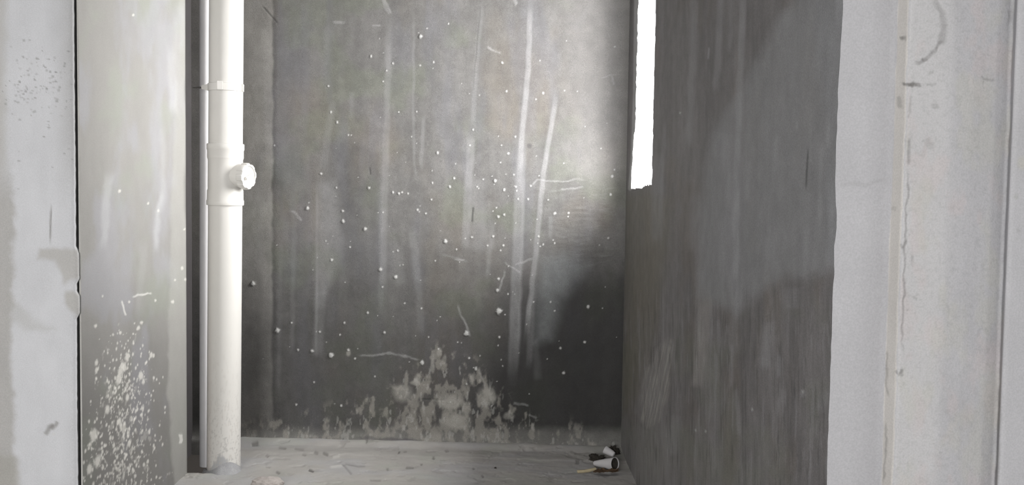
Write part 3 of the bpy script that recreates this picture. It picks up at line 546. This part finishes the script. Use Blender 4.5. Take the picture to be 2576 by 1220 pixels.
# ------------------------------------------------------------------ floor
PIPE = on_depth(562.5, 1188, 3.555); PIPE.z = 0
def floor():
    x = seq((-2.6, -1.30, 0.2), (-1.30, -1.12, 0.01), (-1.12, 0.50, 0.003), (0.50, 0.60, 0.05)); y = seq((-2.4, 3.15, 0.15), (3.15, 3.97, 0.0034), (3.97, 4.05, 0.04))
    X, Yg = np.meshgrid(x, y, indexing='ij'); P = np.stack([X, Yg, np.zeros(X.shape)], -1); px, py = chart(P)
    near = Yg < 3.0; px = np.where(near, 0, px); py = np.where(near, 2000, py)
    H = np.zeros(X.shape); col = np.ones(P.shape)*np.array([0.42, 0.405, 0.385])
    col = mul(col, 0.92+0.2*(fbm(X*7, Yg*7, 501)-0.4)); col = mix(col, [0.41, 0.41, 0.425], 0.5*sstep(0.45, 0.7, fbm(X*5, Yg*9, 503)))
    col = mix(col, [0.38, 0.40, 0.35], 0.3*sstep(0.5, 0.7, fbm(X*8, Yg*9, 505)))
    H += 0.006*(fbm(X*6, Yg*9, 507)-0.5)+0.0035*(fbm(X*25, Yg*30, 509)-0.5)
    m = sstep(0.62, 0.75, fbm(X*22, Yg*20, 511)); H -= 0.0025*m; col = mul(col, 1-0.10*m)
    # shallow line of flaked screed along the back
    backd = 3.93-0.056*(X+0.93)-Yg
    ln = sstep(0.10+0.08*fbm(X*6, X*0, 513), 0.125+0.08*fbm(X*6, X*0, 513), backd); H += 0.003*(1-ln); col = mul(col, 1-0.10*(1-ln)*fbm(X*14, Yg*14, 514)*1.5)
    for pts, w, a in [([(835, 1150), (855, 1146)], 5, -0.35), ([(830, 1175), (862, 1171)], 5, -0.5), ([(812, 1140), (826, 1145)], 4, 0.5), ([(776, 1182), (790, 1186)], 5, 0.8), ([(865, 1165), (900, 1172), (920, 1172)], 3, 0.35), ([(860, 1165), (885, 1195)], 3, 0.3), ([(930, 1207), (960, 1207)], 3, 0.35),
                      ([(1002, 1140), (1005, 1142)], 5, 0.7), ([(1015, 1139), (1024, 1138)], 3, 0.4), ([(1088, 1154), (1094, 1153)], 5, 0.55), ([(1058, 1169), (1063, 1168)], 4, 0.5), ([(1020, 1176), (1042, 1176)], 4, 0.5), ([(972, 1180), (978, 1179)], 5, 0.45), ([(1212, 1200), (1217, 1199)], 5, 0.55),
                      ([(1120, 1138), (1130, 1136)], 5, 0.35), ([(920, 1118), (925, 1119)], 6, 0.5), ([(632, 1122), (650, 1120)], 7, 0.5), ([(668, 1144), (676, 1150)], 7, 0.3), ([(694, 1186), (704, 1191)], 5, 0.5), ([(668, 1174), (680, 1175)], 3, 0.3), ([(700, 1128), (720, 1131)], 5, 0.35),
                      ([(1448, 1161), (1458, 1162)], 7, 0.5), ([(760, 1142), (770, 1146)], 4, 0.3), ([(790, 1137), (800, 1142)], 5, 0.35), ([(740, 1130), (765, 1133)], 4, 0.3), ([(1190, 1180), (1196, 1178)], 3, 0.4)]:
        mm = stroke(px, py, pts, w, 3, 0.1)
        col = mix(col, [0.09, 0.085, 0.08] if a > 0 else [0.60, 0.59, 0.56], abs(a)*mm); H -= 0.002*np.sign(a)*mm
    # darker towards the right corner, greyer near the pipe
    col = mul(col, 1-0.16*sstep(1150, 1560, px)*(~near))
    col = mix(col, [0.33, 0.33, 0.34], 0.5*blob(px, py, 590, 1180, 60, 22)*(~near))
    # unscreeded pocket left of the pipe
    ex = -0.915-0.09*(Yg-3.5)+0.02*(fbm(Yg*20, X*0, 515)-0.5); ey = 3.506+0.006*(fbm(X*30, X*0, 517)-0.5)
    pit = (1-sstep(ex-0.008, ex+0.008, X))*sstep(ey-0.003, ey+0.003, Yg)
    H = H*(1-pit)-0.055*pit; col = mix(col, [0.085, 0.075, 0.068], pit)
    r = np.hypot(X-PIPE.x, Yg-PIPE.y)
    P[..., 2] += H; P[..., 2] += 0.012*sstep(0.06, 0.0, backd)*(1-pit)
    return link('floor', grid_mesh('floor', P, np.clip(col, 0.01, 0.9)), M_FLOOR, kind='structure')
floor()
prism('ceiling', [(-2.6, -2.4), (0.60, -2.4), (0.60, 4.1), (-2.6, 4.1)], CEIL, CEIL+0.15, M_CEIL)
prism('ceiling_room', [(0.58, -2.4), (0.86, -2.4), (0.86, 1.53), (0.58, 1.53)], CEIL+0.001, CEIL+0.15, M_CEIL)
prism('floor_room', [(0.58, -2.4), (0.86, -2.4), (0.86, 1.53), (0.58, 1.53)], -0.1, 0.0, M_CONC_PLAIN)
prism('wall_outer_left', [(-2.75, -2.4), (-2.6, -2.4), (-2.6, 3.4), (-2.75, 3.4)], -0.06, CEIL, M_DULL)
prism('wall_outer_right', [(0.86, -2.4), (0.96, -2.4), (0.96, 1.53), (0.86, 1.53)], -0.06, CEIL, M_DULL)
prism('unseen_overhang', [(0.60, 1.60), (1.25, 1.60), (1.25, 4.8), (0.60, 4.8)], 2.42, 2.56, M_CEIL)      # unseen slab outside over the slot window, added to cut high sky light
# open side behind: parapet, lintel and two piers
prism('wall_bay_parapet', [(-2.75, -2.55), (0.96, -2.55), (0.96, -2.4), (-2.75, -2.4)], -0.06, BAY[2], M_DULL)
prism('wall_bay_lintel', [(-2.75, -2.55), (0.96, -2.55), (0.96, -2.4), (-2.75, -2.4)], BAY[3], CEIL, M_DULL)
prism('wall_bay_left', [(-2.75, -2.55), (BAY[0], -2.55), (BAY[0], -2.4), (-2.75, -2.4)], BAY[2], BAY[3], M_DULL)
prism('wall_bay_right', [(BAY[1], -2.55), (0.96, -2.55), (0.96, -2.4), (BAY[1], -2.4)], BAY[2], BAY[3], M_DULL)

# ------------------------------------------------------------------ drain pipe
def lathe(prof, n=64, closed=False):
    """profile [(r, z)] turned about z"""
    bm = bmesh.new(); rings = []
    for r, z in prof:
        rings.append([bm.verts.new((r*math.cos(2*math.pi*k/n), r*math.sin(2*math.pi*k/n), z)) for k in range(n)])
    for a, b in zip(rings, rings[1:]):
        for k in range(n): bm.faces.new((a[k], a[(k+1) % n], b[(k+1) % n], b[k]))
    if closed:
        bm.faces.new(rings[0][::-1]); bm.faces.new(rings[-1])
    return bm
def put(name, bm, mat, parent=None, smooth=True, rot=None, loc=None, auto=True):
    if rot is not None: bmesh.ops.transform(bm, matrix=rot.to_4x4(), verts=bm.verts)
    if loc is not None: bmesh.ops.translate(bm, vec=Vector(loc), verts=bm.verts)
    bmesh.ops.recalc_face_normals(bm, faces=bm.faces)
    me = bpy.data.meshes.new(name); bm.to_mesh(me); bm.free()
    o = link(name, me, mat, parent, smooth=smooth)
    if auto and smooth:
        me.set_sharp_from_angle(angle=math.radians(38))
    return o
PVC = np.array([0.63, 0.615, 0.59])
def z_at(py, px=568, y=3.50): return on_depth(px, py, y).z
root = bpy.data.objects.new('drain_pipe', None); scn.collection.objects.link(root); root.location = PIPE; root.rotation_euler = (0, 0.0077, 0)
tag(root, 'thick white plastic drain pipe running floor to ceiling with a capped side branch', 'pipe')
RP = 0.055
def pipe_pigment(co):
    # co is local to the pipe's own foot; cement stains and dirt on the lower length
    a = np.arctan2(co[:, 1], co[:, 0]); z = co[:, 2]
    n1 = fbm(a*9, z*60, 601, 4); n2 = fbm(a*16, z*110, 603, 3)
    c = np.ones((len(co), 3))*PVC
    foot = 0.052*np.exp(-((a+1.45)/0.55)**2)+0.012
    m = sstep(0.0, 0.012, foot+0.03*(n1-0.5)-z); c = mix(c, [0.40, 0.40, 0.41], m)
    m = sstep(0.63, 0.68, n2)*sstep(0.34, 0.05, z)*0.9; c = mix(c, [0.42, 0.41, 0.40], m*0.8)
    m = sstep(0.66, 0.72, fbm(a*14, z*45, 605, 3))*sstep(0.55, 0.1, z); c = mix(c, [0.50, 0.47, 0.44], m*0.5)
    m = np.exp(-((a+2.35)/0.22)**2)*sstep(0.9, 0.0, z)*0.25; c = mix(c, [0.62, 0.52, 0.48], m)
    m = sstep(0.60, 0.75, fbm(a*4, z*5, 607, 3))*0.15; c = mix(c, [0.60, 0.57, 0.54], m)
    return c
zt0, zt1 = z_at(517), z_at(360)             # foot and top of the tee fitting
bm = lathe([(RP, -0.05+0.0028*i) for i in range(int((zt0+0.07)/0.0028))]+[(RP, zt0+0.02)], 120); o = put('lower_pipe', bm, M_PVC, root); paint(o, pipe_pigment)
bm = lathe([(RP, zt1-0.02)]+[(RP, zt1+0.05*i) for i in range(40) if zt1+0.05*i < CEIL]+[(RP, CEIL)], 96); put('upper_pipe', bm, M_PVC2, root)
# tee with two socket collars
rs = RP+0.0035
prof = [(RP+0.0004, zt0-0.001), (rs+0.001, zt0), (rs+0.0018, zt0+0.003), (rs+0.0018, zt0+0.014), (rs, zt0+0.018), (rs-0.0004, z_at(480)), (RP+0.0012, z_at(476)), (RP+0.0012, z_at(402)), (rs-0.0002, z_at(397)), (rs, z_at(396)), (rs, z_at(378)), (rs+0.0018, z_at(375)), (rs+0.0018, zt1-0.004), (rs+0.0008, zt1-0.001), (RP+0.0004, zt1)]
tee = put('tee_fitting', lathe(prof, 96), M_PVC2, root)
# side branch, pointing right and a little towards the camera
zc = z_at(441); ang = math.radians(-22)       # from +x towards the camera
bdirn = Vector((math.cos(ang), math.sin(ang), -0.02)).normalized()
rot = Vector((0, 0, 1)).rotation_difference(bdirn).to_matrix()
br = put('side_branch', lathe([(0.0375, 0.02), (0.0375, 0.052), (0.0385, 0.054), (0.0385, 0.074), (0.036, 0.075)], 64), M_PVC2, root, rot=rot, loc=(0, 0, zc))
capbm = bmesh.new(); n = 96; rings = []
for (r, z, notch) in [(0.037, 0.068, 0), (0.0415, 0.069, 1), (0.0435, 0.072, 1), (0.0435, 0.088, 1), (0.0415, 0.092, 1), (0.034, 0.093, 0), (0.032, 0.0895, 0), (0.012, 0.0895, 0)]:
    ring = []
    for k in range(n):
        t = (k % 12)/12.0; rr = r-(0.0028 if (notch and t < 0.34) else 0)
        ring.append(capbm.verts.new((rr*math.cos(2*math.pi*k/n), rr*math.sin(2*math.pi*k/n), z)))
    rings.append(ring)
for a, b in zip(rings, rings[1:]):
    for k in range(n): capbm.faces.new((a[k], a[(k+1) % n], b[(k+1) % n], b[k]))
capbm.faces.new(rings[-1])
cap = put('screw_cap', capbm, M_PVC2, br, rot=rot, loc=(0, 0, zc))
hb = bmesh.new(); bmesh.ops.create_cube(hb, size=1.0); bmesh.ops.scale(hb, vec=(0.010, 0.046, 0.012), verts=hb.verts); bmesh.ops.translate(hb, vec=(0, 0, 0.0925), verts=hb.verts)
bmesh.ops.bevel(hb, geom=hb.edges[:], offset=0.002, segments=2, affect='EDGES'); put('grip_bar', hb, M_PVC2, cap, rot=rot, loc=(0, 0, zc))
# clamp that holds the pipe
zk = z_at(217); h2 = 0.0125
clamp = put('pipe_clamp', lathe([(RP+0.0003, zk-h2), (RP+0.003, zk-h2+0.001), (RP+0.003, zk+h2-0.001), (RP+0.0003, zk+h2)], 96), M_PVC2, root)
def box(name, c, s, mat, parent, rotz=0, bev=0.0015, taper=None):
    b = bmesh.new(); bmesh.ops.create_cube(b, size=1.0); bmesh.ops.scale(b, vec=s, verts=b.verts)
    if taper:
        for v in b.verts:
            if v.co.x < 0: v.co.z *= taper; v.co.y *= taper
    if bev: bmesh.ops.bevel(b, geom=b.edges[:], offset=bev, segments=2, affect='EDGES')
    return put(name, b, mat, parent, rot=Euler((0, 0, rotz)).to_matrix(), loc=c)
box('clamp_ear', (-RP-0.011, -0.008, zk-0.001), (0.026, 0.014, 0.022), M_PVC2, clamp, 0, 0.002, taper=0.5)
box('clamp_lug', (-0.004, -RP-0.006, zk+0.002), (0.020, 0.014, 0.028), M_PVC2, clamp, 0.2, 0.002)
box('clamp_lug', (RP*0.985+0.002, -0.010, zk), (0.008, 0.014, 0.024), M_PVC2, clamp, 0, 0.0015)
rod = lathe([(0.0005, 0.0), (0.0032, 0.0), (0.0032, 0.009), (0.0018, 0.012), (0.0015, 0.030), (0.0004, 0.034)], 12)
put('threaded_rod', rod, M_STEEL, clamp, rot=Vector((0, 0, 1)).rotation_difference(Vector((-1, 0.25, 0.0)).normalized()).to_matrix(), loc=(-RP-0.022, -0.008, zk-0.002))
# cement heaped round its foot
def heap(name, pts_fn, mat, parent, n=48, m=14):
    b = bmesh.new(); vs_ = []
    for j in range(m+1):
        vs_.append([b.verts.new(pts_fn(2*math.pi*i/n, j/m)) for i in range(n)])
    for j in range(m):
        for i in range(n): b.faces.new((vs_[j][i], vs_[j][(i+1) % n], vs_[j+1][(i+1) % n], vs_[j+1][i]))
    return put(name, b, mat, parent, auto=False)
def collar(a, t):
    fr = math.exp(-((math.atan2(math.sin(a+1.05), math.cos(a+1.05)))/0.85)**2)
    nz = float(vnoise(np.array(math.cos(a)*4+5), np.array(math.sin(a)*4+t*3+5), 6))-0.5
    r = RP+0.001+(0.012+0.030*fr)*t**1.3+0.004*nz; z = (0.008+0.036*fr)*(1-t)**1.7-0.008+0.006*nz*t
    return (r*math.cos(a), r*math.sin(a), z)
M_MORT = material('grey_mortar', rough=0.95, attr=False, color=(0.33, 0.33, 0.34), grain=0.12, mottled=0.12, mottle_scale=60, bump=0.5)
heap('mortar_collar', collar, M_MORT, root)['label'] = 'rough grey mortar collar'

# thinner pipe standing behind it
p2 = on_depth(520, 1163, 3.655)
thin = put('waste_pipe', lathe([(0.0235, -0.012+0.0), (0.0240, -0.010), (0.0240, 0.35), (0.0240, 0.9), (0.0240, 1.6), (0.0240, CEIL+0.01-p2.z)], 48, True), M_PVC3, auto=True)
thin.location = p2; thin.rotation_euler = (0, 0.003, 0)
tag(thin, 'thinner pale plastic pipe mostly hidden behind the thick white drain pipe', 'pipe')

# ------------------------------------------------------------------ rubbish in the corner and on the floor
M_CONE = material('dusty_white_plastic', rough=0.6, attr=False, color=(0.50, 0.49, 0.50), grain=0.05, mottled=0.06, mottle_scale=40)
M_LEAF = material('brown_dry_leaf', rough=0.9, attr=False, color=(0.16, 0.105, 0.065), grain=0.2, mottled=0.3, mottle_scale=60)
M_SOIL = material('dark_soil', rough=1.0, attr=False, color=(0.035, 0.031, 0.026), grain=0.2, mottled=0.3, mottle_scale=80)
M_WOOD = material('pale_wood', rough=0.8, attr=False, color=(0.42, 0.36, 0.24), grain=0.08, mottled=0.12, mottle_scale=80)
M_PINK = material('pinkish_mortar', rough=0.95, attr=False, color=(0.42, 0.385, 0.365), grain=0.08, mottled=0.10, mottle_scale=50, bump=0.5)
def cone_thing(label, small, big, r0, r1):
    d = (big-small); L = d.length; rot_ = Vector((0, 0, 1)).rotation_difference(d.normalized()).to_matrix()
    w = 0.0016
    prof = [(0.0006, 0.0), (r0*0.7, 0.0004), (r0*0.93, 0.002), (r0, 0.005)]+[(r0+(r1-r0)*t, L*t) for t in (0.25, 0.5, 0.75, 0.97)]+[(r1, L), (r1-w, L), (r1-w*1.2, L*0.95)]+[(r0+(r1-r0)*t-w*1.3, L*t) for t in (0.7, 0.45, 0.2)]+[(0.0006, L*0.12)]
    b = lathe(prof, 40); bmesh.ops.transform(b, matrix=rot_.to_4x4(), verts=b.verts)
    o = put('plastic_cone', b, M_CONE); o.location = small
    plug = lathe([(0.0004, L*0.86), (r1*0.5, L*0.95), (r1-w*1.5, L*0.965), (r1*0.90-w, L*0.85), (0.0004, L*0.78)], 28); bmesh.ops.transform(plug, matrix=rot_.to_4x4(), verts=plug.verts)  # dark plug stands in for the shaded inside of the cone
    put('opening_shade', plug, M_SOIL, o)['label'] = 'dark plug as painted shade in the open end'
    return tag(o, label, 'cone')
a = on_floor(1496, 1176); b_ = on_floor(1550, 1190)
s1 = Vector((a.x, a.y+0.02, 0.0095)); e1 = Vector((b_.x-0.001, b_.y+0.026, 0.0245))
cone_thing('small white plastic cone lying on its side with dark open end, nearer the camera', s1, e1, 0.0085, 0.0225)
a = on_floor(1547, 1158)
s2 = Vector((a.x-0.002, a.y+0.004, 0.018)); e2 = on_depth(1522, 1131, a.y+0.022)
cone_thing('small white plastic cone tipped up against dark debris behind the other cone', s2, e2, 0.0100, 0.0150)
def rough_lump(name, label, cat, loc, size, mat, seed, sub=4, rough=0.5, flat=0.0, freq=2.0):
    b = bmesh.new(); bmesh.ops.create_icosphere(b, subdivisions=sub, radius=1.0)
    for v in b.verts:
        d = v.co.normalized()
        n = float(fbm(np.array(d.x*freq+5+seed), np.array(d.y*freq+d.z*freq*1.3+5), seed, 4))-0.5
        v.co = d*(1+rough*2*n); v.co.x *= size[0]; v.co.y *= size[1]; v.co.z *= size[2]
        if v.co.z < -size[2]*0.35: v.co.z = -size[2]*0.35
    o = put(name, b, mat, auto=False); o.location = (loc[0], loc[1], loc[2]+size[2]*0.35); return tag(o, label, cat)
p = on_floor(1500, 1157); rough_lump('soil_clump', 'ragged dark soil clump left of the upright white cone', 'debris', (p.x, p.y, 0.0), (0.026, 0.022, 0.013), M_SOIL, 3, 4, 0.9, freq=3.5)
p = on_floor(1543, 1147); rough_lump('soil_clump', 'ragged dark soil clump against the wall corner behind the white cones', 'debris', (p.x, p.y+0.02, 0.0), (0.022, 0.018, 0.020), M_SOIL, 5, 4, 0.9, freq=3.5)
p = on_floor(670, 1228); rough_lump('mortar_lump', 'pinkish pale mortar lump on the floor at the bottom edge', 'rubble', (p.x, p.y, 0.0), (0.052, 0.045, 0.026), M_PINK, 9, 5, 0.35, freq=2.2)
p = on_floor(1246, 1178); rough_lump('pebble', 'tiny dark pebble alone on the pale floor', 'pebble', (p.x, p.y, 0.0), (0.0042, 0.0045, 0.0032), M_SOIL, 2, 2, 0.3)
# crumpled dry leaf
def leaf():
    b = bmesh.new(); n, m = 36, 14; c = on_floor(1524, 1192); vs_ = []
    for i in range(n+1):
        t = i/n; row = []
        half = 0.024*math.sin(math.pi*min(1, t*1.02+0.02))**0.6*(0.65+0.7*float(vnoise(np.array(t*14.0), np.array(0.0), 4)))
        for j in range(m+1):
            s = j/m*2-1
            zz = 0.004+0.010*abs(s)**1.5*t + 0.007*float(vnoise(np.array(t*9.0), np.array(s*4.0+9), 7))
            row.append(b.verts.new(((t-0.5)*0.085, s*half+0.004*math.sin(t*7), zz)))
        vs_.append(row)
    for i in range(n):
        for j in range(m): b.faces.new((vs_[i][j], vs_[i+1][j], vs_[i+1][j+1], vs_[i][j+1]))
    bmesh.ops.solidify(b, geom=b.faces[:], thickness=0.0008)
    o = put('dry_leaf', b, M_LEAF, auto=False); o.location = (c.x, c.y, 0.0); return tag(o, 'crumpled brown dry leaf lying under the nearer white cone', 'leaf')
leaf()
# short pale stick
a = on_floor(1452, 1189); b_ = on_floor(1500, 1185); a.z = 0.004; b_.z = 0.006
d = b_-a; L = d.length
st = lathe([(0.0005, 0), (0.0045, 0.0005), (0.0055, 0.003), (0.0052, L*0.3), (0.0058, L*0.6), (0.0050, L*0.97), (0.0005, L)], 16)
for v in st.verts: v.co.x += 0.002*math.sin(v.co.z*60)
o = put('wood_stick', st, M_WOOD, rot=Vector((0, 0, 1)).rotation_difference(d.normalized()).to_matrix()); o.location = a
tag(o, 'short yellowish stick poking out from under the dry leaf', 'stick')
